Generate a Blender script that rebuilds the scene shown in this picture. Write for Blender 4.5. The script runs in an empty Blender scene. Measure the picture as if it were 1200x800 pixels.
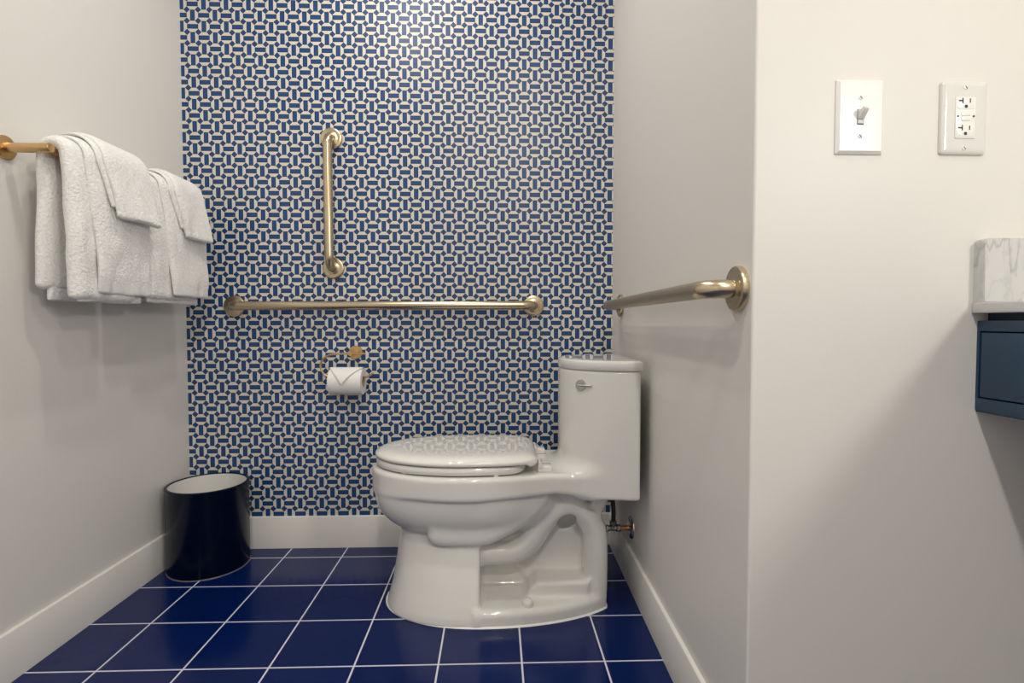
import bpy, bmesh, math, random
import numpy as np
from mathutils import Vector, Matrix, noise
random.seed(4)
PI = math.pi
sc = bpy.context.scene
COL = sc.collection

# ------------------------------------------------------------ scene constants (metres, camera stands over x=0,y=0)
YB = 1.972            # wallpapered wall
XL = -1.1195          # left wall at the back corner
XR = 0.4325           # alcove right wall at the back corner
SL = 0.012            # the side walls open very slightly
SR = 0.019
YF = 0.845            # plane of the near wall with the switch
XRR = 1.36            # far right wall of the room
YK = -1.7             # wall behind the camera
ZC = 2.44
def xl(y): return XL - SL * (YB - y)
def xr(y): return XR - SR * (YB - y)
TILE, TX, TY = .2032, -0.953199, 1.883586

# ------------------------------------------------------------ node helpers
class NT:
    def __init__(s, m):
        m.use_nodes = True
        s.t = m.node_tree; s.t.nodes.clear()
        s.out = s.n('ShaderNodeOutputMaterial'); s.b = s.n('ShaderNodeBsdfPrincipled')
        s.l(s.b.outputs[0], s.out.inputs[0])
    def n(s, k): return s.t.nodes.new(k)
    def l(s, a, b): s.t.links.new(a, b)
    def set(s, sock, v):
        if isinstance(v, bpy.types.NodeSocket): s.l(v, sock)
        else: sock.default_value = v
    def m(s, op, a, b=0.0, c=0.0):
        n = s.n('ShaderNodeMath'); n.operation = op
        s.set(n.inputs[0], a); s.set(n.inputs[1], b); s.set(n.inputs[2], c)
        return n.outputs[0]
    def mix(s, f, a, b):
        n = s.n('ShaderNodeMix'); n.data_type = 'RGBA'
        s.set(n.inputs[0], f)
        s.set(n.inputs[6], a if isinstance(a, bpy.types.NodeSocket) else (*a, 1))
        s.set(n.inputs[7], b if isinstance(b, bpy.types.NodeSocket) else (*b, 1))
        return n.outputs[2]
    def obj(s):
        return s.n('ShaderNodeTexCoord').outputs['Object']
    def xyz(s):
        p = s.n('ShaderNodeSeparateXYZ'); s.l(s.obj(), p.inputs[0]); return p.outputs
    def noise(s, scale, detail=3, rough=.5, vec=None):
        n = s.n('ShaderNodeTexNoise'); n.inputs['Scale'].default_value = scale
        n.inputs['Detail'].default_value = detail; n.inputs['Roughness'].default_value = rough
        s.l(vec if vec is not None else s.obj(), n.inputs['Vector']); return n.outputs[0]
    def bump(s, h, strength, dist):
        n = s.n('ShaderNodeBump'); n.inputs['Strength'].default_value = strength
        n.inputs['Distance'].default_value = dist; s.l(h, n.inputs['Height'])
        s.l(n.outputs[0], s.b.inputs['Normal'])
def mat(name, col, rough=.5, metal=0.0, spec=.5, coat=0, coatr=.03, bump=None, var=None):
    m = bpy.data.materials.new(name); t = NT(m)
    t.b.inputs['Base Color'].default_value = (*col, 1)
    t.b.inputs['Roughness'].default_value = rough; t.b.inputs['Metallic'].default_value = metal
    t.b.inputs['Specular IOR Level'].default_value = spec
    t.b.inputs['Coat Weight'].default_value = coat; t.b.inputs['Coat Roughness'].default_value = coatr
    if var:
        sc_, amt = var
        f = t.noise(sc_, 3)
        c2 = tuple(c * (1 - amt) for c in col)
        t.l(t.mix(f, col, c2), t.b.inputs['Base Color'])
    if bump: t.bump(t.noise(bump[0], 4), bump[1], bump[2])
    return m
M = {}
M['paint'] = mat('warm_white_wall_paint', (.775, .755, .715), .42, spec=.35, bump=(180, .10, .0012), var=(3, .012))
M['ceiling'] = mat('flat_ceiling_paint', (.80, .79, .76), .7)
M['trim'] = mat('semi_gloss_trim_paint', (.78, .76, .72), .24, bump=(60, .04, .001))
M['china'] = mat('white_vitreous_china', (.75, .74, .705), .06, spec=.55, coat=.3)
M['seat'] = mat('white_seat_plastic', (.82, .80, .765), .05, spec=.6, coat=.6)
M['caulk'] = mat('white_caulk', (.80, .80, .80), .4)
M['gold'] = mat('champagne_brass', (.60, .50, .345), .27, 1, bump=(420, .05, .0006))
M['knurl'] = mat('peened_champagne_brass', (.44, .375, .29), .42, 1, bump=(900, .6, .0012))
M['brass'] = mat('brushed_satin_brass', (.66, .44, .22), .28, 1, bump=(300, .06, .0005))
M['chrome'] = mat('chrome', (.52, .52, .52), .2, 1)
M['steel'] = mat('dark_valve_chrome', (.34, .34, .35), .16, 1)
M['copper'] = mat('copper_pipe', (.60, .30, .14), .28, 1)
M['hose'] = mat('dark_braided_hose', (.05, .05, .05), .35, .6, bump=(900, .5, .001))
M['plate'] = mat('white_plastic_plate', (.88, .87, .84), .22)
M['plate2'] = mat('glossy_white_plate', (.76, .75, .715), .10, coat=.3)
M['slot'] = mat('dark_slot', (.012, .011, .010), .5)
M['toggle'] = mat('toggle_plastic', (.78, .77, .74), .25)
M['navy'] = mat('navy_gloss_lacquer', (.0003, .0036, .019), .26, spec=.24, coat=0)
M['liner'] = mat('white_bin_liner', (.74, .73, .70), .4)
M['ring'] = mat('bin_base_ring', (.42, .40, .38), .3, .5)
M['cab'] = mat('blue_cabinet_paint', (.012, .048, .100), .32, bump=(250, .05, .0006))
M['cabdark'] = mat('blue_cabinet_inner', (.010, .022, .045), .6)
M['card'] = mat('cardboard_core', (.45, .33, .22), .8)
M['paper'] = mat('tissue_paper', (.84, .83, .81), .85, spec=.2, bump=(260, .35, .0012))

def m_towel(name, hem):
    m = bpy.data.materials.new(name); t = NT(m)
    t.b.inputs['Roughness'].default_value = .95; t.b.inputs['Specular IOR Level'].default_value = .15
    t.b.inputs['Sheen Weight'].default_value = .35; t.b.inputs['Sheen Roughness'].default_value = .5
    f = t.m('MINIMUM', t.m('MAXIMUM', t.m('MULTIPLY', t.m('SUBTRACT', t.noise(150, 3, .6), .34), 3.2), 0.0), 1.0)
    t.l(t.mix(f, (.85, .835, .805) if not hem else (.86, .85, .82), (.97, .96, .935)), t.b.inputs['Base Color'])
    if hem:
        o = t.xyz()
        a = t.m('SINE', t.m('MULTIPLY', o[2], 2100.0)); b = t.m('SINE', t.m('MULTIPLY', o[1], 2100.0))
        t.bump(t.m('MULTIPLY', a, b), .55, .0012)
    else:
        h = t.m('ADD', t.noise(150, 3, .6), t.m('MULTIPLY', t.noise(420, 3, .6), .4))
        t.bump(h, .7, .0055)
    return m
M['towel'] = m_towel('white_terry', False); M['hem'] = m_towel('woven_towel_hem', True)

def m_wallpaper():
    m = bpy.data.materials.new('blue_geometric_wallpaper'); t = NT(m)
    o = t.xyz()
    u = t.m('DIVIDE', t.m('ADD', o[0], 1.09536), .039366)
    v = t.m('DIVIDE', t.m('SUBTRACT', 1.941286, o[2]), .039051)
    iu = t.m('FLOOR', u); iv = t.m('FLOOR', v)
    fu = t.m('ABSOLUTE', t.m('SUBTRACT', t.m('SUBTRACT', u, iu), .5))
    fv = t.m('ABSOLUTE', t.m('SUBTRACT', t.m('SUBTRACT', v, iv), .5))
    par = t.m('FLOORED_MODULO', t.m('ADD', iu, iv), 2.0)             # 1 = bar lies flat
    isH = t.m('GREATER_THAN', par, .5); isV = t.m('SUBTRACT', 1.0, isH)
    along = t.m('ADD', t.m('MULTIPLY', isH, fu), t.m('MULTIPLY', isV, fv))
    across = t.m('ADD', t.m('MULTIPLY', isH, fv), t.m('MULTIPLY', isV, fu))
    rect = t.m('MULTIPLY', t.m('LESS_THAN', along, .495), t.m('LESS_THAN', across, .205))
    rin = t.m('MULTIPLY', t.m('LESS_THAN', along, .440), t.m('LESS_THAN', across, .145))
    du = t.m('SUBTRACT', .5, fu); dv = t.m('SUBTRACT', .5, fv)
    dd = t.m('ADD', du, dv)
    dia = t.m('LESS_THAN', dd, .285); din = t.m('LESS_THAN', dd, .215)
    blue = t.m('MAXIMUM', rect, dia); inner = t.m('MAXIMUM', rin, din)
    cream = t.mix(isV, (.70, .655, .585), (.69, .675, .645))
    bl = t.mix(inner, (.003, .006, .050), (.006, .062, .200))
    t.l(t.mix(blue, cream, bl), t.b.inputs['Base Color'])
    t.b.inputs['Roughness'].default_value = .36; t.b.inputs['Specular IOR Level'].default_value = .45
    t.bump(t.noise(260, 2), .06, .0006)
    return m
M['wallpaper'] = m_wallpaper()

def m_floor():
    m = bpy.data.materials.new('navy_glazed_tile'); t = NT(m)
    o = t.xyz()
    def line(c, off):
        q = t.m('DIVIDE', t.m('SUBTRACT', c, off), TILE)
        f = t.m('SUBTRACT', q, t.m('FLOOR', q))
        return t.m('MULTIPLY', t.m('SUBTRACT', .5, t.m('ABSOLUTE', t.m('SUBTRACT', f, .5))), TILE), t.m('FLOOR', q)
    lx, ix = line(o[0], TX); ly, iy = line(o[1], TY)
    d = t.m('MINIMUM', lx, ly)
    g = t.m('LESS_THAN', d, .0022)
    w = t.n('ShaderNodeTexWhiteNoise'); w.noise_dimensions = '2D'
    cb = t.n('ShaderNodeCombineXYZ'); t.l(ix, cb.inputs[0]); t.l(iy, cb.inputs[1]); t.l(cb.outputs[0], w.inputs[0])
    base = t.mix(w.outputs[0], (.0006, .0095, .078), (.0010, .0115, .092))
    base = t.mix(t.m('MULTIPLY', t.noise(9, 4), .35), base, (.0016, .012, .085))
    t.l(t.mix(g, base, (.66, .65, .74)), t.b.inputs['Base Color'])
    t.l(t.m('ADD', t.m('MULTIPLY', g, .5), .17), t.b.inputs['Roughness'])
    t.b.inputs['Specular IOR Level'].default_value = .30
    edge = t.m('MINIMUM', t.m('DIVIDE', d, .006), 1.0)
    t.bump(t.m('ADD', edge, t.m('MULTIPLY', t.noise(7, 2), .25)), .5, .0008)
    return m
M['floor'] = m_floor()

def m_marble():
    m = bpy.data.materials.new('white_veined_marble'); t = NT(m)
    mp = t.n('ShaderNodeMapping'); mp.inputs['Rotation'].default_value = (.2, .55, .3); mp.inputs['Scale'].default_value = (1.9, 1.2, .6)
    t.l(t.obj(), mp.inputs[0])
    n1 = t.noise(7.5, 4, .55, mp.outputs[0])
    v = t.m('ABSOLUTE', t.m('SUBTRACT', n1, .5))
    vein = t.m('SUBTRACT', 1.0, t.m('MINIMUM', t.m('DIVIDE', v, .022), 1.0))
    n2 = t.noise(13, 4, .6, mp.outputs[0])
    v2 = t.m('ABSOLUTE', t.m('SUBTRACT', n2, .46))
    vein2 = t.m('SUBTRACT', 1.0, t.m('MINIMUM', t.m('DIVIDE', v2, .030), 1.0))
    k = t.m('MINIMUM', t.m('ADD', t.m('MULTIPLY', vein, .42), t.m('MULTIPLY', vein2, .16)), 1.0)
    base = t.mix(t.noise(9, 3), (.70, .70, .685), (.56, .565, .56))
    t.l(t.mix(k, base, (.24, .245, .25)), t.b.inputs['Base Color'])
    t.b.inputs['Roughness'].default_value = .18
    return m
M['marble'] = m_marble()

# ------------------------------------------------------------ object helpers
def link(name, me, m, parent=None, smooth=True, angle=40):
    o = bpy.data.objects.new(name, me); COL.objects.link(o)
    ms = m if isinstance(m, (list, tuple)) else [m]
    for x in ms: me.materials.append(x)
    if smooth:
        me.polygons.foreach_set('use_smooth', [True] * len(me.polygons))
        try: me.set_sharp_from_angle(angle=math.radians(angle))
        except Exception: pass
    if parent:
        o.parent = parent
        o.matrix_parent_inverse = Matrix.Translation(-Vector(parent_loc(parent)))
    return o
def parent_loc(p):
    v = Vector(p.location)
    return v
def obj(name, bm, m, parent=None, smooth=True, angle=40):
    bmesh.ops.recalc_face_normals(bm, faces=bm.faces)
    me = bpy.data.meshes.new(name); bm.to_mesh(me); bm.free()
    return link(name, me, m, parent, smooth, angle)
def tag(o, label, cat, group=None):
    o['label'] = label; o['category'] = cat
    if group: o['group'] = group
    return o
def thing(name, label, cat, loc=(0, 0, 0), group=None):
    o = bpy.data.objects.new(name, None); COL.objects.link(o); o.location = loc
    o.empty_display_size = .05
    return tag(o, label, cat, group)
def struct(o):
    o['kind'] = 'structure'; return o
# children are modelled in world coordinates: undo the empty's offset in the mesh itself
def child(name, bm, m, parent, smooth=True, angle=40, label=None):
    p = parent; off = Vector((0, 0, 0))
    while p: off += Vector(p.location); p = p.parent
    bmesh.ops.translate(bm, verts=bm.verts, vec=-off)
    bmesh.ops.recalc_face_normals(bm, faces=bm.faces)
    me = bpy.data.meshes.new(name); bm.to_mesh(me); bm.free()
    o = bpy.data.objects.new(name, me); COL.objects.link(o); o.parent = parent
    for x in (m if isinstance(m, (list, tuple)) else [m]): me.materials.append(x)
    if smooth:
        me.polygons.foreach_set('use_smooth', [True] * len(me.polygons))
        me.set_sharp_from_angle(angle=math.radians(angle))
    if label: o['label'] = label
    return o
def box(bm, x0, x1, y0, y1, z0, z1, bev=0, seg=2):
    r = bmesh.ops.create_cube(bm, size=1)
    vs = r['verts']
    bmesh.ops.scale(bm, verts=vs, vec=(x1 - x0, y1 - y0, z1 - z0))
    bmesh.ops.translate(bm, verts=vs, vec=((x0 + x1) / 2, (y0 + y1) / 2, (z0 + z1) / 2))
    if bev:
        es = list({e for v in vs for e in v.link_edges})
        bmesh.ops.bevel(bm, geom=es, offset=bev, segments=seg, profile=.5, affect='EDGES')
    return bm
def prism(bm, pts, axis, a, b):
    """pts: 2D outline; axis 'z' -> (x,y), 'y' -> (x,z), 'x' -> (y,z)"""
    def P(p, t): return {'z': (p[0], p[1], t), 'y': (p[0], t, p[1]), 'x': (t, p[0], p[1])}[axis]
    A = [bm.verts.new(P(p, a)) for p in pts]; B = [bm.verts.new(P(p, b)) for p in pts]
    n = len(pts)
    bm.faces.new(A); bm.faces.new(B)
    for i in range(n): bm.faces.new((A[i], A[(i + 1) % n], B[(i + 1) % n], B[i]))
    return bm
def rings(bm, loops, cap0=True, cap1=True, closed=False):
    V = [[bm.verts.new(p) for p in L] for L in loops]
    n = len(loops[0]); k = len(V)
    for i in range(k - 1 + (1 if closed else 0)):
        a, b = V[i], V[(i + 1) % k]
        for j in range(n):
            bm.faces.new((a[j], a[(j + 1) % n], b[(j + 1) % n], b[j]))
    if not closed:
        if cap0: bm.faces.new(V[0])
        if cap1: bm.faces.new(V[-1])
    return V
def frame(d):
    d = Vector(d).normalized()
    a = Vector((0, 0, 1)) if abs(d.z) < .9 else Vector((1, 0, 0))
    u = d.cross(a).normalized(); return u, d.cross(u).normalized(), d
def lathe(bm, c, axis, prof, n=48, closed=False):
    """prof: list of (radius, height along axis)"""
    u, w, d = frame(axis); c = Vector(c)
    L = [[c + d * h + (u * math.cos(2 * PI * k / n) + w * math.sin(2 * PI * k / n)) * max(r, 1e-5) for k in range(n)] for r, h in prof]
    rings(bm, L, closed=closed); return bm
def tube(bm, pts, r, n=16, cap=True):
    pts = [Vector(p) for p in pts]; m = len(pts)
    tan = [(pts[min(i + 1, m - 1)] - pts[max(i - 1, 0)]).normalized() for i in range(m)]
    u = frame(tan[0])[0]; L = []
    for i in range(m):
        u = (u - tan[i] * u.dot(tan[i])).normalized(); w = tan[i].cross(u)
        rr = r[i] if isinstance(r, (list, tuple)) else r
        L.append([pts[i] + (u * math.cos(2 * PI * k / n) + w * math.sin(2 * PI * k / n)) * rr for k in range(n)])
    rings(bm, L, cap, cap); return bm
def fillet(pts, rad, seg=10):
    pts = [Vector(p) for p in pts]; out = [pts[0]]
    for i in range(1, len(pts) - 1):
        a, b, c = pts[i - 1], pts[i], pts[i + 1]
        d1 = (a - b).normalized(); d2 = (c - b).normalized()
        ang = d1.angle(d2); t = rad / math.tan(ang / 2)
        p1 = b + d1 * t; p2 = b + d2 * t
        ctr = b + (d1 + d2).normalized() * (rad / math.sin(ang / 2))
        v1 = p1 - ctr; v2 = p2 - ctr; th = v1.angle(v2)
        for k in range(seg + 1):
            s = k / seg
            out.append(ctr + (v1 * math.sin((1 - s) * th) + v2 * math.sin(s * th)) / math.sin(th))
    out.append(pts[-1]); return out
def NB(): return bmesh.new()

# ------------------------------------------------------------ room shell
T = .1
def quadwall(name, pts, m, z0=0, z1=ZC):
    return struct(obj(name, prism(NB(), pts, 'z', z0, z1), m, smooth=False))
quadwall('wall_back', [(XL, YB), (XR, YB), (XR + T, YB + T), (XL - T, YB + T)], M['wallpaper'])
quadwall('wall_left', [(XL, YB), (XL - T, YB + T), (xl(YK) - T, YK - T), (xl(YK), YK)], M['paint'])
# right wall of the alcove turns the corner (small round bead) into the near wall
cx = xr(YF)
bead = [(cx + .004 - .004 * math.cos(a) , YF + .004 - .004 * math.sin(a)) for a in [i * PI / 16 for i in range(9)]]
quadwall('wall_right', [(XR, YB)] + bead[:5] + [(cx + .004, YF + .004), (XR + T, YB + T)], M['paint'])
quadwall('wall_front_right', [bead[4]] + bead[5:] + [(XRR, YF), (XRR + T, YF + T), (XR + T, YB), (cx + .004, YF + .004)], M['paint'])
quadwall('wall_side', [(XRR, YF), (XRR, YK), (XRR + T, YK - T), (XRR + T, YF + T)], M['paint'])
quadwall('wall_rear', [(xl(YK), YK), (xl(YK) - T, YK - T), (XRR + T, YK - T), (XRR, YK)], M['paint'])
struct(obj('floor', box(NB(), -1.4, 1.6, YK - .15, YB + .15, -.08, 0), M['floor'], smooth=False))
struct(obj('ceiling', box(NB(), -1.4, 1.6, YK - .15, YB + .15, ZC, ZC + .08), M['ceiling'], smooth=False))

BH, BT = .1175, .0095
def baseboard(name, a, b, nrm):
    """board along a->b on the floor, thickness towards nrm, softly eased top edge"""
    a = Vector((*a, 0)); b = Vector((*b, 0)); n = Vector((*nrm, 0)).normalized()
    prof = [(0, 0), (BT, 0), (BT, BH - .0035), (BT - .0012, BH - .0012), (BT - .0035, BH), (0, BH)]
    bm = NB(); rings(bm, [[p + n * x + Vector((0, 0, z)) for x, z in prof] for p in (a, b)])
    return struct(obj(name, bm, M['trim'], angle=30))
baseboard('baseboard_back', (XL + BT, YB), (XR - BT, YB), (0, -1))
baseboard('baseboard_left', (xl(YK), YK), (XL, YB), (1, -SL))
baseboard('baseboard_right', (xr(YF + .004), YF + .004), (XR, YB), (-1, SR))
baseboard('baseboard_front_right', (cx + .004, YF), (XRR, YF), (0, -1))

# ------------------------------------------------------------ toilet (shape field -> surface nets)
YC = 1.61
def surface_nets(V, org, h):
    S = V < 0
    nx, ny, nz = V.shape
    acc = np.zeros((nx - 1, ny - 1, nz - 1, 3), np.float32); cnt = np.zeros((nx - 1, ny - 1, nz - 1), np.float32)
    for ax in range(3):
        sl0 = [slice(None)] * 3; sl1 = [slice(None)] * 3
        sl0[ax] = slice(0, -1); sl1[ax] = slice(1, None)
        a, b = V[tuple(sl0)], V[tuple(sl1)]
        x = (a < 0) != (b < 0)
        t = np.where(x, a / np.where(x, a - b, 1), 0).astype(np.float32)
        o1, o2 = [i for i in range(3) if i != ax]
        for d1 in (0, 1):
            for d2 in (0, 1):
                sl = [None] * 3; sl[ax] = slice(None)
                sl[o1] = slice(d1, d1 + (V.shape[o1] - 1)); sl[o2] = slice(d2, d2 + (V.shape[o2] - 1))
                xs = x[tuple(sl)]; ts = t[tuple(sl)]
                acc[..., ax] += np.where(xs, ts, 0); acc[..., o1] += np.where(xs, d1, 0); acc[..., o2] += np.where(xs, d2, 0)
                cnt += xs
    act = cnt > 0
    idx = -np.ones(act.shape, np.int64); idx[act] = np.arange(act.sum())
    ijk = np.argwhere(act)
    P = (ijk + acc[act] / cnt[act][:, None]) * h + np.array(org)
    F = []
    for ax in range(3):
        o1, o2 = [(1, 2), (2, 0), (0, 1)][ax]
        sl0 = [slice(None)] * 3; sl1 = [slice(None)] * 3; sl0[ax] = slice(0, -1); sl1[ax] = slice(1, None)
        a, b = S[tuple(sl0)], S[tuple(sl1)]
        e = np.argwhere(a != b)
        ok = (e[:, o1] > 0) & (e[:, o2] > 0) & (e[:, o1] < V.shape[o1] - 1) & (e[:, o2] < V.shape[o2] - 1)
        e = e[ok]; flip = a[tuple(e.T)]
        def g(d1, d2):
            q = e.copy(); q[:, o1] -= d1; q[:, o2] -= d2
            return idx[tuple(q.T)]
        q = np.stack([g(1, 1), g(0, 1), g(0, 0), g(1, 0)], 1)
        q[~flip] = q[~flip][:, ::-1]
        F.append(q)
    return P, np.concatenate(F)
def smin(a, b, k):
    h = np.clip(.5 + .5 * (b - a) / k, 0, 1); return b + (a - b) * h - k * h * (1 - h)
def smax(a, b, k): return -smin(-a, -b, k)
def ext(d2, Z, z0, z1, r=0.0):
    dz = np.maximum(z0 - Z, Z - z1) + r; d = d2 + r
    return np.minimum(np.maximum(d, dz), 0) + np.sqrt(np.maximum(d, 0) ** 2 + np.maximum(dz, 0) ** 2) - r
def sup2(X, Y, a, b, n):
    """approximate distance to a superellipse with half axes a, b"""
    u = np.abs(X) / a; v = np.abs(Y) / b
    k = (u ** n + v ** n + 1e-12) ** (1 / n)
    gx = (u + 1e-9) ** (n - 1) / a; gy = (v + 1e-9) ** (n - 1) / b
    g = np.sqrt(gx * gx + gy * gy) / (k + 1e-9) ** (n - 1)
    return (k - 1) / np.maximum(g, 1e-3)
def ellipsoid(X, Y, Z, c, r):
    x, y, z = (X - c[0]) / r[0], (Y - c[1]) / r[1], (Z - c[2]) / r[2]
    k0 = np.sqrt(x * x + y * y + z * z); k1 = np.sqrt((x / r[0]) ** 2 + (y / r[1]) ** 2 + (z / r[2]) ** 2) + 1e-9
    return k0 * (k0 - 1) / k1
def seg(X, Y, Z, a, b, ra, rb):
    a = np.array(a); b = np.array(b); ba = b - a
    t = np.clip(((X - a[0]) * ba[0] + (Y - a[1]) * ba[1] + (Z - a[2]) * ba[2]) / (ba @ ba), 0, 1)
    return np.sqrt((X - a[0] - t * ba[0]) ** 2 + (Y - a[1] - t * ba[1]) ** 2 + (Z - a[2] - t * ba[2]) ** 2) - (ra + (rb - ra) * t)
def cat(P, n=6):
    P = [np.array(p, float) for p in P]; out = []
    for i in range(len(P) - 1):
        p0 = P[max(i - 1, 0)]; p1 = P[i]; p2 = P[i + 1]; p3 = P[min(i + 2, len(P) - 1)]
        for k in range(n):
            t = k / n
            out.append(.5 * ((2 * p1) + (-p0 + p2) * t + (2 * p0 - 5 * p1 + 4 * p2 - p3) * t * t + (-p0 + 3 * p1 - 3 * p2 + p3) * t ** 3))
    out.append(P[-1]); return out
def poly2(X, Z, pts):
    """signed distance to a polygon in the x-z plane"""
    d = np.full(X.shape, 1e9, np.float32); s = np.ones(X.shape, np.float32)
    n = len(pts)
    for i in range(n):
        ax, az = pts[i]; bx, bz = pts[(i + 1) % n]
        ex, ez = bx - ax, bz - az; wx, wz = X - ax, Z - az
        t = np.clip((wx * ex + wz * ez) / (ex * ex + ez * ez), 0, 1)
        d = np.minimum(d, (wx - ex * t) ** 2 + (wz - ez * t) ** 2)
        c1 = Z >= az; c2 = Z < bz; c3 = ex * wz > ez * wx
        fl = (c1 & c2 & c3) | (~c1 & ~c2 & ~c3)
        s = np.where(fl, -s, s)
    return s * np.sqrt(d)
def foot2(X, Y, off=0.0):
    f = sup2(X + .03, Y, .297 + off, .186 + off, 2.15)
    b = sup2(X + .03, Y, .400 + off, .186 + off, 2.0)
    return np.maximum(np.where(X < -.03, f, b), X - .322 - off)
def toilet_field(X, Y, Z):
    A = np.abs(Y)
    # rim and deck
    hw = .185 - .032 * np.clip((X + .08) / .24, 0, 1) ** 1.5 - .02 * np.clip((X - .24) / .08, 0, 1)
    egg = np.where(X < -.08, sup2(X + .08, Y, .289, .185, 2.05), A - hw)
    egg = np.maximum(egg, X - .33)
    zb = .341 + .012 * np.clip((X + .05) / .22, 0, 1) - .012 * np.clip((X - .17) / .12, 0, 1) - .012 * np.clip((-.22 - X) / .14, 0, 1)
    ztop = .409 + 0 * X
    dz = np.maximum(zb - Z, Z - ztop) + .012; dd = egg + .012
    rim = np.minimum(np.maximum(dd, dz), 0) + np.sqrt(np.maximum(dd, 0) ** 2 + np.maximum(dz, 0) ** 2) - .012
    # tank
    tw = .203 + .006 * np.clip((.45 - Z) / .1, 0, 1)
    tank2 = np.maximum(sup2(X - .395, Y, tw, .181, 2.25), X - .394)
    tank = ext(tank2, Z, .342, .697, .006)
    d = smin(rim, tank, .045)
    d = np.maximum(d, X - .3945)
    body = d
    # bowl belly
    kx = (np.abs((X + .075) / .287) ** 2.6 + np.abs((Z - .352) / .152) ** 2.6 + 1e-12) ** (1 / 2.6)
    belly = ((kx ** 2.4 + np.abs(Y / .168) ** 2.4) ** (1 / 2.4) - 1) * .15
    belly = np.maximum(belly, Z - .36)
    # stepped inlet under the belly
    ip = [(-.196, .36), (-.194, .225), (-.186, .212), (-.170, .202), (-.147, .198), (-.051, .197), (-.015, .203), (.021, .219), (.060, .241), (.094, .265), (.122, .292), (.150, .33), (.155, .36)]
    inlet = smax(poly2(X, Z, ip), A - .140, .030)
    # pedestal front
    zc = np.clip(Z, 0, .26)
    xf = np.interp(zc, [0, .02, .07, .15, .20, .26], [-.327, -.322, -.309, -.296, -.288, -.286]).astype(np.float32)
    w = np.interp(zc, [0, .02, .05, .10, .15, .20, .26], [.187, .184, .175, .158, .140, .125, .118]).astype(np.float32)
    cxp = -.045
    u = np.clip((cxp - X) / (cxp - xf), 0, None); v = A / w
    k = (u ** 2.3 + v ** 2.3 + 1e-9) ** (1 / 2.3)
    ped2 = (k - 1) * np.minimum(cxp - xf, w) * .92
    ped = smax(ped2, X - cxp, .010)
    ped = np.maximum(ped, Z - .27)
    # foot plate behind the pedestal
    plate = smax(ext(foot2(X, Y), Z, -.02, .044 , .018), -.06 - X, .004)
    # column + web in side profile
    prof = [(-.10, .0), (.316, .0), (.319, .06), (.318, .19), (.312, .225), (.300, .258), (.280, .287), (.262, .312), (.262, .37), (-.10, .37)]
    col2 = poly2(X, Z, prof)
    col = smax(col2, A - .103, .046)
    pocket = poly2(X, Z, [(-.06, .046), (.267, .046), (.267, .215), (.255, .245), (.225, .268), (.19, .29), (.16, .34), (-.06, .34)]) - .004
    wall = np.maximum(pocket, .030 - A)
    col = smax(col, -wall, .030)
    # raised step in the pocket
    bx = poly2(X, Z, [(.078, .03), (.27, .03), (.27, .088), (.118, .088), (.098, .072)])
    step = smax(bx, A - .112, .014)
    # trapway
    path = cat([(-.06, 0, .158), (0, 0, .158), (.045, 0, .160), (.082, 0, .176), (.112, 0, .208), (.135, 0, .244), (.168, 0, .276), (.212, 0, .290), (.255, 0, .274), (.283, 0, .235), (.292, 0, .19), (.292, 0, .05)], 4)
    tr = None
    for a, b in zip(path[:-1], path[1:]):
        q = seg(X, np.maximum(A - .068, 0), Z, a, b, .0355, .0355)
        tr = q if tr is None else np.minimum(tr, q)
    col = smin(col, tr, .010)
    # brace running up behind the inlet
    brace = seg(X, np.maximum(A - .03, 0), Z, (.03, 0, .22), (.15, 0, .34), .045, .045)
    col = smin(col, brace, .018)
    low = smin(smin(ped, plate, .012), col, .012)
    low = smin(low, step, .012)
    rib = seg(X, np.maximum(A - .03, 0), Z, (.055, 0, .12), (.095, 0, .07), .006, .006)
    low = smin(low, rib, .012)
    low = smin(low, inlet, .006)
    low = smin(low, belly, .007)
    # see-through port: follows the line of the glaze opening, tilted downwards to the rear
    a = .42
    px, pz = X - .2165 - (Y) * .136, Z - .2215 + Y * .38
    ca, sa = math.cos(a), math.sin(a)
    hx, hz = px * ca + pz * sa, -px * sa + pz * ca
    hole = np.maximum(sup2(hx, hz, .0285, .0175, 2), A - .10)
    low = smax(low, -hole, .006)
    gus = smax(poly2(X, Z, [(.278, .37), (.278, .290), (.305, .268), (.352, .36), (.352, .37)]), A - .088, .012)
    low = smin(low, gus, .01)
    d = smin(low, body, .003)
    # conical fillet where the tank meets the deck
    return np.maximum(d, -Z)
def build_field(fn, lo, hi, h):
    n = [int(math.ceil((b - a) / h)) + 1 for a, b in zip(lo, hi)]
    ax = [np.float32(a) + np.arange(k, dtype=np.float32) * np.float32(h) for a, k in zip(lo, n)]
    V = np.empty(n, np.float32)
    for i0 in range(0, n[0], 24):                      # in slabs, to keep memory small
        X, Y, Z = np.meshgrid(ax[0][i0:i0 + 24], ax[1], ax[2], indexing='ij')
        V[i0:i0 + 24] = fn(X, Y, Z)
    return surface_nets(V, lo, h)
wc = thing('toilet', 'white one-piece elongated toilet standing sideways against the right alcove wall', 'toilet', (0, YC, 0))
P, F = build_field(toilet_field, (-.385, -.202, -.010), (.412, .204, .712), .004)
me = bpy.data.meshes.new('ceramic_body'); me.from_pydata(P.tolist(), [], F.tolist()); me.update()
body = bpy.data.objects.new('ceramic_body', me); COL.objects.link(body); me.materials.append(M['china']); body.parent = wc
me.polygons.foreach_set('use_smooth', [True] * len(me.polygons))
sm = body.modifiers.new('relax', 'CORRECTIVE_SMOOTH'); body.modifiers.remove(sm)
sm = body.modifiers.new('relax', 'SMOOTH'); sm.factor = .5; sm.iterations = 4

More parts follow.
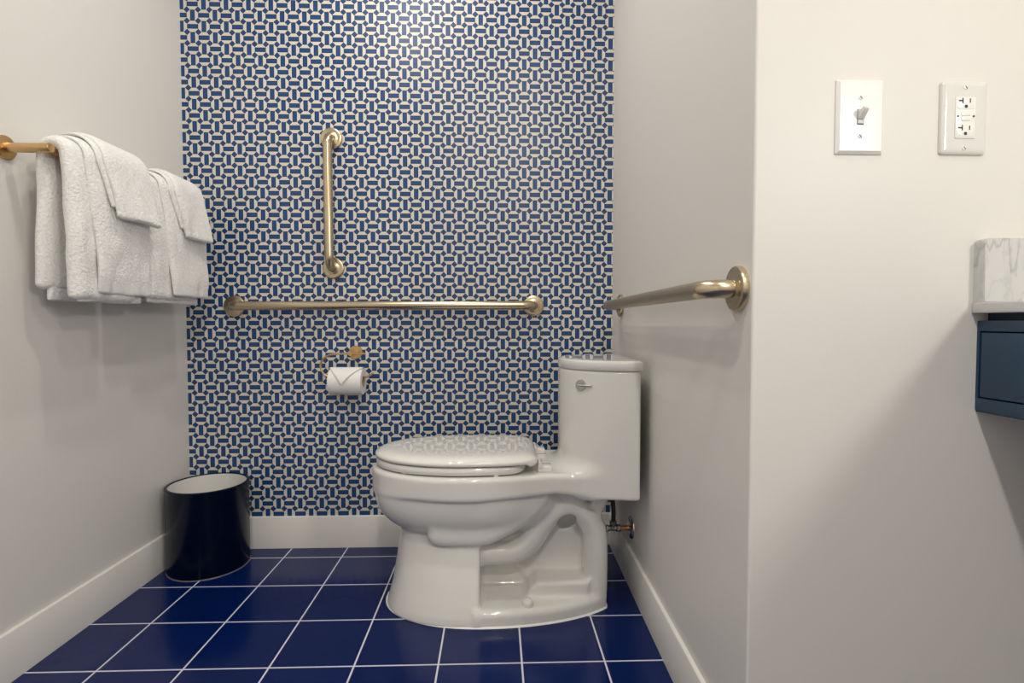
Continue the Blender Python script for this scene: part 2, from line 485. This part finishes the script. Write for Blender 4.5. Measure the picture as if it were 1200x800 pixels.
def outline_egg(xn, xb, hw, xm=-.085, hb=.150, n=160, eb=5.0):
    """egg outline of seat and cover; nose xn, squared back xb"""
    P = []
    for k in range(n):
        a = 2 * PI * k / n; c, s = math.cos(a), math.sin(a)
        if c < 0:
            e = 2 / 2.08
            P.append((xm + (xn - xm) * abs(c) ** e * -1 * -1 if False else xm - (xm - xn) * abs(c) ** e, hw * math.copysign(abs(s) ** e, s)))
        else:
            e = 2 / eb
            x = xm + (xb - xm) * c ** e; y = math.copysign(abs(s) ** e, s)
            f = (x - xm) / (xb - xm)
            P.append((x, y * (hw + (hb - hw) * f ** 1.6)))
    return P
def slab(outl, prof, ctr, drop=None):
    """prof: list of (inset, z [,dome]) ; inset moves towards the centre"""
    bm = NB(); L = []
    for ins, z in prof:
        R = []
        for x, y in outl:
            v = Vector((x - ctr[0], y - ctr[1])); l = v.length
            v = v * max(0.0, (l - ins) / l) if ins < 1 else v * 0.0
            zz = z
            if drop and z < .4460:
                q = min(1, max(0, (ctr[0] + v.x - .084) / .012)); zz = z - .0068 * q * q * (3 - 2 * q)
            R.append((ctr[0] + v.x, ctr[1] + v.y + YC, zz))
        L.append(R)
    rings(bm, L); return bm
C0 = (-.08, 0)
seat_o = outline_egg(-.357, .086, .174, hb=.160, eb=6.0)
seat = child('seat', slab(seat_o, [(.012, .4125), (.003, .4135), (0, .418), (0, .428), (.003, .4325), (.010, .4345)], C0), M['seat'], wc)
for (bx_, by_) in ((-.255, -.123), (.0, -.160), (-.255, .123), (.0, .160)):
    child('bumper', lathe(NB(), (bx_, YC + by_, .4075), (0, 0, 1), [(.006, 0), (.007, .003), (.007, .007)], 16), M['seat'], seat)
lid_o = outline_egg(-.360, .120, .1765, hb=.158, eb=7.0)
def domed():
    prof = [(.012, .4375), (.002, .4382), (0, .4405), (0, .4450), (.001, .4478), (.004, .4508), (.011, .4545), (.022, .4580), (.036, .4600), (.055, .4610), (.09, .4615), (.14, .4616)]
    return slab(lid_o, prof, C0, drop=True)
lid = child('seat_lid', domed(), M['seat'], wc, angle=60)
for s in (-1, 1):
    hb = child('hinge', box(NB(), .118, .158, YC + s * .105 - .022, YC + s * .105 + .022, .4085, .4255, .004), M['seat'], wc)
    child('hinge_pin', tube(NB(), [(.126, YC + s * .105 - .028, .430), (.126, YC + s * .105 + .028, .430)], .0065, 16), M['seat'], hb)
# tank lid: D-shaped outline, flat against the wall
def tank_outline(a, b, xb, n=72, e=2.25):
    P = []
    for k in range(n + 1):
        t = -PI / 2 + PI * k / n
        c, s = math.cos(t), math.sin(t)
        P.append((xb - a * abs(c) ** (2 / e), -b * math.copysign(abs(s) ** (2 / e), s)))
    return P
to = tank_outline(.2065, .1855, .397)
tl = slab(to, [(.012, .6965), (.003, .6970), (0, .6995), (0, .7185), (.0015, .7222), (.004, .7240), (.010, .7248), (.05, .7250)], (.33, 0))
child('tank_lid', tl, M['china'], wc, angle=50)
# trip lever on the near front quarter of the tank
u0 = Vector((.243, YC - .121, .6545)); nrm = Vector((-.60, -.80, 0)).normalized()
tl_ = child('trip_lever', lathe(NB(), u0 - nrm * .006, nrm, [(.0155, 0), (.0160, .012), (.0155, .0165), (.0145, .0175), (.004, .0178)], 32), M['chrome'], wc, label='chrome trip lever')
d = Vector((.86, -.50, .0)).normalized()
child('lever_arm', tube(NB(), [u0 + nrm * .014 - d * .006, u0 + nrm * .016 + d * .012, u0 + nrm * .016 + d * .036], [.0035, .003, .0024], 12), M['chrome'], tl_)
for s in (-1, 1):
    child('bolt_cap', lathe(NB(), (.088, YC + s * .150, .039), (0, 0, 1), [(.0165, 0), (.0165, .010), (.0150, .0165), (.011, .0205), (.005, .0225), (.001, .023)], 24), M['china'], wc)
# sealant bead around the foot
n = 120; inn = []; 
def foot_ring(off, z):
    R = []
    for k in range(n):
        a = 2 * PI * k / n; dx, dy = math.cos(a), math.sin(a)
        lo, hi = 0.0, .6
        for _ in range(30):
            mdd = (lo + hi) / 2
            f = float(foot2(np.array([-.03 + dx * mdd]), np.array([dy * mdd]), off)[0])
            if f < 0: lo = mdd
            else: hi = mdd
        R.append((-.03 + dx * lo, YC + dy * lo, z))
    return R
bm = NB(); rings(bm, [foot_ring(-.010, .0004), foot_ring(.0052, .0004), foot_ring(.0045, .0018), foot_ring(.001, .0040), foot_ring(-.010, .0045)], False, False)
child('sealant_bead', bm, M['caulk'], wc)

# ------------------------------------------------------------ shutoff valve
VY, VZ = 1.645, .187
xw = xr(VY)
v = thing('shutoff_valve', 'chrome water shutoff valve on copper pipe behind the toilet foot', 'valve', (xw, VY, VZ))
child('escutcheon', lathe(NB(), (xw, VY, VZ), (-1, 0, 0), [(.036, 0), (.036, .002), (.033, .006), (.022, .009), (.010, .010)], 36), M['chrome'], v)
child('copper_stub', tube(NB(), [(xw - .004, VY, VZ - .002), (xw - .046, VY, VZ - .002)], .008, 20), M['copper'], v, label='copper stub pipe')
bm = NB(); lathe(bm, (xw - .036, VY, VZ - .002), (-1, 0, 0), [(.011, 0), (.0125, .002), (.0125, .012), (.010, .014), (.009, .030), (.010, .032), (.010, .038)], 8)
lathe(bm, (xw - .058, VY, VZ - .004), (0, 0, 1), [(.008, 0), (.009, .012), (.0115, .014), (.0115, .024), (.008, .026)], 8)
vb = child('valve_body', bm, M['steel'], v, angle=30)
bm = NB(); lathe(bm, (xw - .074, VY, VZ - .003), (-1, 0, 0), [(.004, 0), (.012, .001), (.0125, .006), (.010, .008)], 20)
bmesh.ops.scale(bm, verts=bm.verts, vec=(1, .6, 1), space=Matrix.Translation((0, -VY, 0)))
child('handle', bm, M['chrome'], vb)
sp = [(xw - .058, VY, VZ + .018), (xw - .058, VY, VZ + .055), (xw - .062, VY + .004, VZ + .09), (xw - .078, VY + .01, VZ + .125), (xw - .09, VY + .01, VZ + .158)]
child('supply_hose', tube(NB(), [Vector(p) for p in cat(sp, 6)], .0068, 14), M['hose'], v, label='dark braided supply hose')

# ------------------------------------------------------------ grab bars
def grab(name, label, a, b, nrm, offs, m, fr=.0385):
    """a, b: flange centres on the wall; nrm points into the room"""
    a, b, nrm = Vector(a), Vector(b), Vector(nrm).normalized()
    t = thing(name, label, 'grab bar', a, 'metal grab bars around the toilet')
    path = fillet([a + nrm * .002, a + nrm * offs, b + nrm * offs, b + nrm * .002], .040, 12)
    bar = child('bar', tube(NB(), path, .0158, 28), [M['gold'], m], t)
    if m is not M['gold']:
        for p in bar.data.polygons:
            p.material_index = 1 if .125 < p.center.y < .835 else 0
    for c in (a, b):
        child('flange', lathe(NB(), c, nrm, [(fr, 0), (fr, .0075), (fr - .0012, .0100), (fr - .004, .0112), (fr - .010, .0116), (.020, .0118), (.0175, .0135), (.0155, .0135)], 56), M['gold'], t)
    return t
ZH = .8905
grab('grab_bar', 'long horizontal champagne grab bar across the patterned wall above the paper holder', (-.944, YB, ZH - .001), (.139, YB, ZH + .001), (0, -1, 0), .054, M['gold'])
grab('grab_bar', 'short vertical champagne grab bar on the patterned wall', (-.590, YB, 1.4915), (-.588, YB, 1.027), (0, -1, 0), .054, M['gold'])
ya, yb = .893, 1.812
grab('grab_bar', 'champagne grab bar on the plain right alcove wall above the tank', (xr(ya), ya, .886), (xr(yb), yb, .887), (-1, SR, 0), .054, M['knurl'])

# ------------------------------------------------------------ paper holder and roll
hx, hz = -.511, .7215
h = thing('toilet_paper_holder', 'brass open-ring toilet paper holder on the patterned wall', 'toilet paper holder', (hx, YB, hz))
child('wall_flange', lathe(NB(), (hx, YB, hz), (0, -1, 0), [(.0245, 0), (.0245, .006), (.0235, .0075), (.008, .0080)], 40), M['brass'], h)
child('post', tube(NB(), [(hx, YB - .006, hz), (hx, YB - .082, hz)], .0085, 20), M['brass'], h)
YW = YB - .074; zr = .6375
wp = [(hx + .050, YW, hz - .001), (hx, YW, hz - .001), (hx - .060, YW, hz - .003), (hx - .092, YW, hz - .016), (hx - .106, YW, hz - .042), (hx - .098, YW, hz - .068), (hx - .078, YW, zr + .002), (hx - .045, YW, zr), (hx + .02, YW, zr), (hx + .050, YW, zr + .0005), (hx + .066, YW, zr + .005), (hx + .078, YW, zr + .013)]
child('ring', tube(NB(), [Vector(p) for p in cat(wp, 6)], .0036, 14), M['brass'], h)
RC = Vector((-.5245, YW, zr - .0155)); RR = .0465; RW = .0575
t = thing('toilet_paper_roll', 'toilet paper roll with pointed folded end on the brass ring', 'toilet paper', RC)
child('paper', lathe(NB(), RC - Vector((RW, 0, 0)), (1, 0, 0), [(.0205, 0), (RR - .002, 0), (RR, .002), (RR, 2 * RW - .002), (RR - .002, 2 * RW), (.0205, 2 * RW)], 72, closed=True), M['paper'], t)
child('core', lathe(NB(), RC - Vector((RW + .0003, 0, 0)), (1, 0, 0), [(.0195, 0), (.0208, 0), (.0208, 2 * RW + .0006), (.0195, 2 * RW + .0006)], 48, closed=True), M['card'], t, label='brown cardboard core')
bm = NB(); nA, nB = 22, 16; G = []
for i in range(nA + 1):
    row = []
    ang = math.radians(118 - 122 * i / nA)             # from behind the top, over and down the room side
    q = max(0.0, (i / nA - .36) / .64)                 # narrows to the folded point
    wdt = RW * .995 * (1 - q)
    rad = RR + .0030 + .009 * max(0, i / nA - .55)
    for j in range(nB + 1):
        s = -1 + 2 * j / nB
        row.append(bm.verts.new((RC.x - .000 + wdt * s - .006 * q, RC.y - rad * math.cos(ang), RC.z + rad * math.sin(ang))))
    G.append(row)
for i in range(nA):
    for j in range(nB): bm.faces.new((G[i][j], G[i][j + 1], G[i + 1][j + 1], G[i + 1][j]))
bmesh.ops.remove_doubles(bm, verts=bm.verts, dist=1e-5)
bmesh.ops.solidify(bm, geom=bm.faces[:], thickness=.0012)
child('folded_end', bm, M['paper'], t, label='sheet end folded to a point')

# ------------------------------------------------------------ waste bin
BX, BY, BR, BZ = -.985, 1.842, .1265, .2835
t = thing('waste_bin', 'glossy navy round waste bin in the left corner by the patterned wall', 'waste bin', (BX, BY, 0))
child('outer_shell', lathe(NB(), (BX, BY, 0), (0, 0, 1), [(BR - .004, .0022), (BR - .001, .0024), (BR, .004), (BR, BZ - .008), (BR + .0012, BZ - .006), (BR + .0012, BZ - .001), (BR - .0005, BZ), (BR - .0075, BZ), (BR - .0085, BZ - .002), (BR - .0085, .012), (.001, .012)], 96), M['navy'], t)
child('base_ring', lathe(NB(), (BX, BY, 0), (0, 0, 1), [(BR - .012, 0), (BR + .0010, 0), (BR + .0010, .0022), (BR - .012, .0022)], 96, closed=True), M['ring'], t, label='thin pale base ring')
child('inner_bucket', lathe(NB(), (BX, BY, 0), (0, 0, 1), [(BR - .0145, .020), (BR - .0105, BZ - .020), (BR - .0100, BZ - .003), (BR - .0087, BZ - .003), (BR - .0087, .016), (.001, .016), (.001, .020)], 96, closed=False), M['liner'], t, label='white inner bucket')

# ------------------------------------------------------------ towel bar
TBX, TBZ = -1.040, 1.229
t = thing('towel_bar', 'satin brass towel bar on the left wall under the white towels', 'towel bar', (xl(1.275), 1.275, TBZ))
child('bar', tube(NB(), [(TBX, 1.275, TBZ), (TBX, 1.875, TBZ)], .0088, 24), M['brass'], t)
for y in (1.275, 1.875):
    child('post', lathe(NB(), (xl(y) + .004, y, TBZ + .002), (1, 0, 0), [(.0110, 0), (.0110, -xl(y) + TBX + .0140), (.0098, -xl(y) + TBX + .0155)], 28), M['brass'], t)
    child('wall_flange', lathe(NB(), (xl(y), y, TBZ + .002), (1, 0, 0), [(.027, 0), (.027, .007), (.0255, .0085), (.012, .009)], 40), M['brass'], t)

# ------------------------------------------------------------ towels
def drape(bm, y0, y1, ri, tf, tb, zf, zb, ff=.0, fb=.0, e0=.012, e1=.006, skew=(0, 0), wob=.003, seed=0, hem=.0, bulge=0.0):
    """one folded ply hung over the bar. ri: gap around the bar, tf/tb: thickness in front / behind, ff/fb: lean of the hems"""
    ns = 64; ny = 26
    def tt(s): return tb + (tf - tb) * s
    path = []
    lb = TBZ - zb; lf = TBZ - zf
    nb_, na, nf = 22, 16, 28
    for k in range(nb_):
        q = k / nb_; path.append((-(ri + tb / 2) - fb * (1 - q) ** 1.3, zb + lb * q, (-1, 0), tb, 0))
    for k in range(na + 1):
        a = PI - PI * k / na; q = k / na; th = tb + (tf - tb) * q; R = ri + th / 2
        path.append((R * math.cos(a), TBZ + R * math.sin(a) * 1.0, (math.cos(a), math.sin(a)), th, 0))
    for k in range(1, nf + 1):
        q = k / nf
        path.append(((ri + tf / 2) + ff * q ** 1.2 + bulge * math.sin(PI * min(1, q * 1.1)) , TBZ - lf * q, (1, 0), tf * (1 + .10 * math.sin(PI * q)), q))
    loops = []
    W = y1 - y0
    ys = []
    for k in range(7): ys.append((y0 + e0 * (1 - math.cos(k / 6 * PI / 2)), math.sin(k / 6 * PI / 2) * .98 + .02))
    for k in range(1, ny): ys.append((y0 + e0 + (W - e0 - e1) * k / ny, 1.0))
    for k in range(7): ys.append((y1 - e1 * (1 - math.sin(k / 6 * PI / 2)), math.cos(k / 6 * PI / 2) * .98 + .02))
    hemfaces = []
    for yi, (y, f) in enumerate(ys):
        outer = []; inner = []
        for pi_, (x, z, nn, th, q) in enumerate(path):
            g = (z - zf) / max(TBZ - zf, .01) if q > 0 else 1
            low = q
            dn = wob * (.08 + .27 * min(1, abs(x) / .05) * (z < TBZ) + low) * (noise.noise(Vector((y * 9 + seed, z * 6, seed * 3.1))) * 1.2 + .5 * noise.noise(Vector((y * 30 + seed, z * 14, seed))))
            yy = y + (skew[0] * (1 - (y - y0) / W) + skew[1] * (y - y0) / W) * low
            yy += .004 * noise.noise(Vector((z * 9, seed, 2.2)))
            zz = z + (.004 * noise.noise(Vector((y * 14, seed * 2.0, 5))) * low if low else 0)
            th2 = th * f
            if hem and q > 0 and (z - zf) < hem: th2 *= .82
            hw_ = th2 / 2
            outer.append((TBX + x + nn[0] * (hw_ + dn), yy, zz + nn[1] * (hw_ + dn)))
            inner.append((TBX + x - nn[0] * (hw_ - dn), yy, zz - nn[1] * (hw_ - dn)))
        def cap(a, b):
            a = Vector(a); b = Vector(b); c = (a + b) / 2; r_ = (b - a) / 2; dn_ = Vector((0, 0, -r_.length))
            return [c - r_ * math.cos(w_) + dn_ * math.sin(w_) * .8 for w_ in (PI * .2, PI * .4, PI * .6, PI * .8)]
        loop = outer + [tuple(v_) for v_ in cap(outer[-1], inner[-1])] + inner[::-1] + [tuple(v_) for v_ in cap(inner[0], outer[0])]
        loops.append(loop)
    V = rings(bm, loops)
    if hem:
        npth = len(path)
        for i in range(len(V) - 1):
            for j in range(npth - 1):
                if path[j][4] > 0 and path[j][1] - zf < hem and path[j][1] - zf > .006:
                    for fc in V[i][j].link_faces:
                        if V[i + 1][j] in fc.verts and V[i][j + 1] in fc.verts: fc.material_index = 1
    return bm
def towel(name, label, plies, group):
    bm = NB()
    for kw in plies: drape(bm, **kw)
    o = obj(name, bm, [M['towel'], M['hem']], None, angle=70)
    return tag(o, label, 'towel', group)
gT = 'white towels on the brass bar'
towel('bath_towel', 'large folded white towel on the towel bar, nearer the camera', [
    dict(y0=1.292, y1=1.500, ri=.0100, tf=.036, tb=.030, zf=.897, zb=.921, ff=.006, fb=.012, e0=.026, e1=.006, skew=(.004, .0), seed=1, bulge=.006, wob=.008),
    dict(y0=1.318, y1=1.545, ri=.0100, tf=.012, tb=.012, zf=.886, zb=.888, ff=.020, fb=.016, e0=.006, e1=.004, seed=2),
    dict(y0=1.330, y1=1.552, ri=.0420, tf=.020, tb=.004, zf=.908, zb=1.02, ff=.004, fb=-.012, e0=.024, e1=.012, skew=(.034, .004), seed=3, hem=.030, bulge=.003, wob=.008),
    ], gT)
towel('hand_towel', 'small white towel laid over the nearer large towel', [
    dict(y0=1.352, y1=1.530, ri=.0580, tf=.012, tb=.004, zf=1.125, zb=1.14, ff=.010, fb=-.020, e0=.014, e1=.006, skew=(.034, .004), seed=4, wob=.004),
    dict(y0=1.366, y1=1.538, ri=.0620, tf=.019, tb=.004, zf=1.102, zb=1.12, ff=.016, fb=-.028, e0=.026, e1=.014, skew=(.026, .012), seed=5, wob=.008),
    ], gT)
towel('bath_towel', 'large folded white towel on the towel bar, beside the patterned wall', [
    dict(y0=1.568, y1=1.800, ri=.0100, tf=.034, tb=.026, zf=.912, zb=.915, ff=.006, fb=.012, e0=.026, e1=.006, seed=6, bulge=.006, wob=.008),
    dict(y0=1.580, y1=1.835, ri=.0100, tf=.012, tb=.012, zf=.893, zb=.898, ff=.014, fb=.014, e0=.006, e1=.004, seed=7),
    dict(y0=1.622, y1=1.852, ri=.0400, tf=.019, tb=.004, zf=.917, zb=1.02, ff=.008, fb=-.012, e0=.024, e1=.014, skew=(.044, .006), seed=8, hem=.030, bulge=.003, wob=.008),
    ], gT)
towel('hand_towel', 'small white towel laid over the large towel beside the patterned wall', [
    dict(y0=1.648, y1=1.812, ri=.0550, tf=.012, tb=.004, zf=1.125, zb=1.14, ff=.010, fb=-.018, e0=.014, e1=.006, skew=(.040, .006), seed=9, wob=.004),
    dict(y0=1.664, y1=1.820, ri=.0590, tf=.019, tb=.004, zf=1.100, zb=1.12, ff=.018, fb=-.026, e0=.026, e1=.014, skew=(.036, .012), seed=10, wob=.008),
    ], gT)

# ------------------------------------------------------------ switch and outlet
def plate_mesh(x0, x1, z0, z1, th, bev, seg_, corner):
    bm = NB(); L = []
    def rr(ins, y):
        r = max(corner - ins, .0006); P = []
        for (cx_, cz_, a0) in ((x1 - ins - r, z1 - ins - r, 0), (x0 + ins + r, z1 - ins - r, 90), (x0 + ins + r, z0 + ins + r, 180), (x1 - ins - r, z0 + ins + r, 270)):
            for k in range(6):
                a = math.radians(a0 + 18 * k); P.append((cx_ + r * math.cos(a), y, cz_ + r * math.sin(a)))
        return P
    L.append(rr(0, YF)); L.append(rr(0, YF - th * .35))
    for k in range(1, seg_ + 1):
        a = PI / 2 * k / seg_
        if seg_ == 1: L.append(rr(bev, YF - th))
        else: L.append(rr(bev * (1 - math.cos(a)), YF - th * .35 - th * .65 * math.sin(a)))
    rings(bm, L); return bm
def screw(parent, x, z, y, m):
    s = child('screw', lathe(NB(), (x, y + .0008, z), (0, -1, 0), [(.0036, 0), (.0036, .0012), (.0028, .0019), (.001, .0021)], 20), m, parent)
    bm = box(NB(), x - .0026, x + .0026, y - .0017, y - .0010, z - .0005, z + .0005)
    bmesh.ops.rotate(bm, verts=bm.verts, cent=(x, y, z), matrix=Matrix.Rotation(.9, 3, 'Y'))
    child('screw_slot', bm, M['slot'], s)
sx0, sx1, sz0, sz1 = .5395, .6155, 1.0965, 1.2125
t = thing('light_switch', 'white square-edged toggle light switch plate on the near wall', 'light switch', (.5775, YF, 1.1545))
pl = child('wall_plate', plate_mesh(sx0, sx1, sz0, sz1, .0065, .0045, 1, .0012), M['plate'], t, angle=25)
cxs, czs = .5765, 1.1535
screw(t, cxs, czs + .0300, YF - .0065, M['plate']); screw(t, cxs, czs - .0300, YF - .0065, M['plate'])
child('toggle_opening', box(NB(), cxs - .0052, cxs + .0052, YF - .0070, YF - .0052, czs - .0120, czs + .0120), M['slot'], t)
child('toggle_collar', box(NB(), cxs - .0046, cxs + .0046, YF - .0076, YF - .0050, czs - .0105, czs + .0112, .0006), M['toggle'], t)
bm = NB(); a = Vector((cxs, YF - .006, czs)); bdir = Vector((0, -.86, .62)).normalized()
L = []
for q, hw_, hh in ((0, .0042, .0058), (.006, .0041, .0050), (.014, .0037, .0040), (.0175, .0033, .0033), (.0182, .0025, .0025)):
    c = a + bdir * q; up = Vector((0, .62, .86)).normalized()
    L.append([c + Vector((sx_ * hw_, 0, 0)) + up * (sz_ * hh) for sx_, sz_ in ((-1, -1), (1, -1), (1, 1), (-1, 1))])
rings(bm, L); bmesh.ops.bevel(bm, geom=list(bm.edges), offset=.0006, segments=2, affect='EDGES')
child('toggle', bm, M['toggle'], t)

ox0, ox1, oz0, oz1 = .7085, .7835, 1.0970, 1.2115
t = thing('power_outlet', 'white two-socket outlet with test buttons on the near wall right of the switch', 'outlet', (.746, YF, 1.1545))
child('wall_plate', plate_mesh(ox0, ox1, oz0, oz1, .0065, .0095, 5, .0045), M['plate2'], t, angle=50)
oc, ozc = .7460, 1.1540; yI = YF - .0080
ins = child('receptacle', box(NB(), oc - .0166, oc + .0166, yI, YF - .004, ozc - .0325, ozc + .0325, .0012), M['plate'], t)
screw(t, oc, ozc + .0475, YF - .0065, M['plate']); screw(t, oc, ozc - .0475, YF - .0065, M['plate'])
ys0, ys1 = yI - .0002, yI + .0006
for zc_ in (ozc + .0235, ozc - .0190):
    so = child('socket', box(NB(), oc - .0135, oc + .0135, yI - .0003, yI + .0004, zc_ - .0105, zc_ + .0085, .0002), M['plate'], ins)
    bm = NB(); yy0, yy1 = yI - .0006, yI + .0002
    box(bm, oc - .0064, oc - .0046, yy0, yy1, zc_ - .0014, zc_ + .0070)
    box(bm, oc - .0120, oc - .0062, yy0, yy1, zc_ + .0016, zc_ + .0038)
    box(bm, oc + .0056, oc + .0072, yy0, yy1, zc_ - .0004, zc_ + .0062)
    lathe(bm, (oc, yy1, zc_ - .0062), (0, -1, 0), [(.0026, 0), (.0026, .0008)], 16)
    so2 = bm; so3 = child('socket_slots', so2, M['slot'], ins, label='dark slots of the socket')
for zc_ in (ozc + .0058, ozc - .0016):
    child('button', box(NB(), oc - .0072, oc + .0072, yI - .0010, yI + .001, zc_ - .0033, zc_ + .0033, .0004), M['plate'], ins)
for sx_ in (-1, 1):
    child('indicator', lathe(NB(), (oc + sx_ * .0128, yI + .0003, ozc + .0020), (0, -1, 0), [(.0016, 0), (.0016, .0008)], 12), M['slot'], ins, label='tiny dark indicator dot')

# ------------------------------------------------------------ wall-hung vanity, its face looks left into the room
VX = .782; VY0, VY1 = -.32, YF
t = thing('vanity_cabinet', 'blue wall-hung vanity cabinet under the marble counter', 'cabinet', (1.07, .26, .686))
bm = NB(); box(bm, VX + .018, XRR, VY0, VY1, .688, .8440)
child('carcass', bm, M['cabdark'], t, smooth=False)
bm = NB()
box(bm, VX, VX + .0185, VY0, VY1, .6870, .7068, .0008)                    # bottom rail
box(bm, VX, VX + .0185, VY0, VY1, .8150, .8320, .0008)                    # top rail
box(bm, VX, VX + .0185, VY1 - .0048, VY1, .7060, .8155, .0005)            # end stile at the wall
box(bm, VX, VX + .0185, VY0, VY0 + .02, .7060, .8155, .0005)
child('face_frame', bm, M['cab'], t, angle=25)
for a_, b_ in ((VY0 + .022, .2535), (.2565, VY1 - .0072)):
    child('drawer', box(NB(), VX + .0006, VX + .0175, a_, b_, .7090, .8128, .0010), M['cab'], t, angle=25)
child('underside_panel', box(NB(), VX + .002, XRR, VY0, VY1, .6840, .6880), M['cab'], t, smooth=False)
ct = obj('countertop', box(NB(), .7715, XRR, VY0 - .01, YF, .8440, .8612, .0022, 3), M['marble'])
tag(ct, 'thin white marble counter slab on top of the blue vanity', 'countertop')
bm = NB()
r = .008
pts = [(.7735, .8612), (XRR, .8612), (XRR, .9625)] + [(.7735 + r - r * math.sin(a_), .9625 - r + r * math.cos(a_)) for a_ in [i * PI / 16 for i in range(9)]]
prism(bm, pts, 'y', YF - .0195, YF)
bmesh.ops.bevel(bm, geom=[e for e in bm.edges if abs(e.verts[0].co.y - e.verts[1].co.y) < 1e-6 and e.verts[0].co.y < YF - .01], offset=.0012, segments=2, affect='EDGES')
tag(obj('marble_backsplash', bm, M['marble']), 'upright veined marble splash standing on the counter against the near wall', 'backsplash')

# ------------------------------------------------------------ lights of the room, plus one added fill
def area(name, loc, size, power, col, direction=(0, 0, -1), spread=180):
    L = bpy.data.lights.new(name, 'AREA'); L.shape = 'DISK'; L.size = size; L.energy = power; L.color = col
    L.spread = math.radians(spread)
    o = bpy.data.objects.new(name, L); COL.objects.link(o); o.location = loc
    o.rotation_euler = Vector(direction).to_track_quat('-Z', 'Y').to_euler()
    return o
WARM = (1.0, .955, .885)
spots = [(.14, .25, 4.8), (-.46, 1.02, 6.8), (-.25, 1.60, 4.6), (.1, -.9, 22.5)]  # downlights; the last entry is an unseen fill added behind the camera
for i, (x, y, p) in enumerate(spots):
    area('downlight_or_fill', (x, y, ZC - .012), .10, p, WARM)
area('vanity_lamp', (1.28, -.50, 1.50), .30, 11, WARM, (-1, .35, -.10))

w = bpy.data.worlds.new('world'); sc.world = w; w.use_nodes = True
w.node_tree.nodes['Background'].inputs[0].default_value = (.9, .9, 1, 1); w.node_tree.nodes['Background'].inputs[1].default_value = .3

# ------------------------------------------------------------ camera (solved from tile and wallpaper grid)
cam = bpy.data.cameras.new('camera'); co = bpy.data.objects.new('camera', cam); COL.objects.link(co)
cam.sensor_fit = 'HORIZONTAL'; cam.sensor_width = 36; cam.lens = 626.034 / 1200 * 36
yaw, pitch, roll = .03061, -.03497, -.00043
cy_, sy_ = math.cos(yaw), math.sin(yaw); cp_, sp_ = math.cos(pitch), math.sin(pitch); cr_, sr_ = math.cos(roll), math.sin(roll)
fw = Vector((sy_ * cp_, cy_ * cp_, sp_)); rg = Vector((cy_, -sy_, 0)); up = rg.cross(fw)
R_ = cr_ * rg + sr_ * up; U_ = -sr_ * rg + cr_ * up
mtx = Matrix((R_, U_, -fw)).transposed().to_4x4(); mtx.translation = Vector((0, 0, .828918))
co.matrix_world = mtx; cam.clip_start = .02
sc.camera = co
vs = sc.view_settings; sc.display_settings.display_device = 'sRGB'
vs.view_transform = 'Standard'; vs.look = 'None'; vs.gamma = 1; vs.use_curve_mapping = False; vs.exposure = 0.0
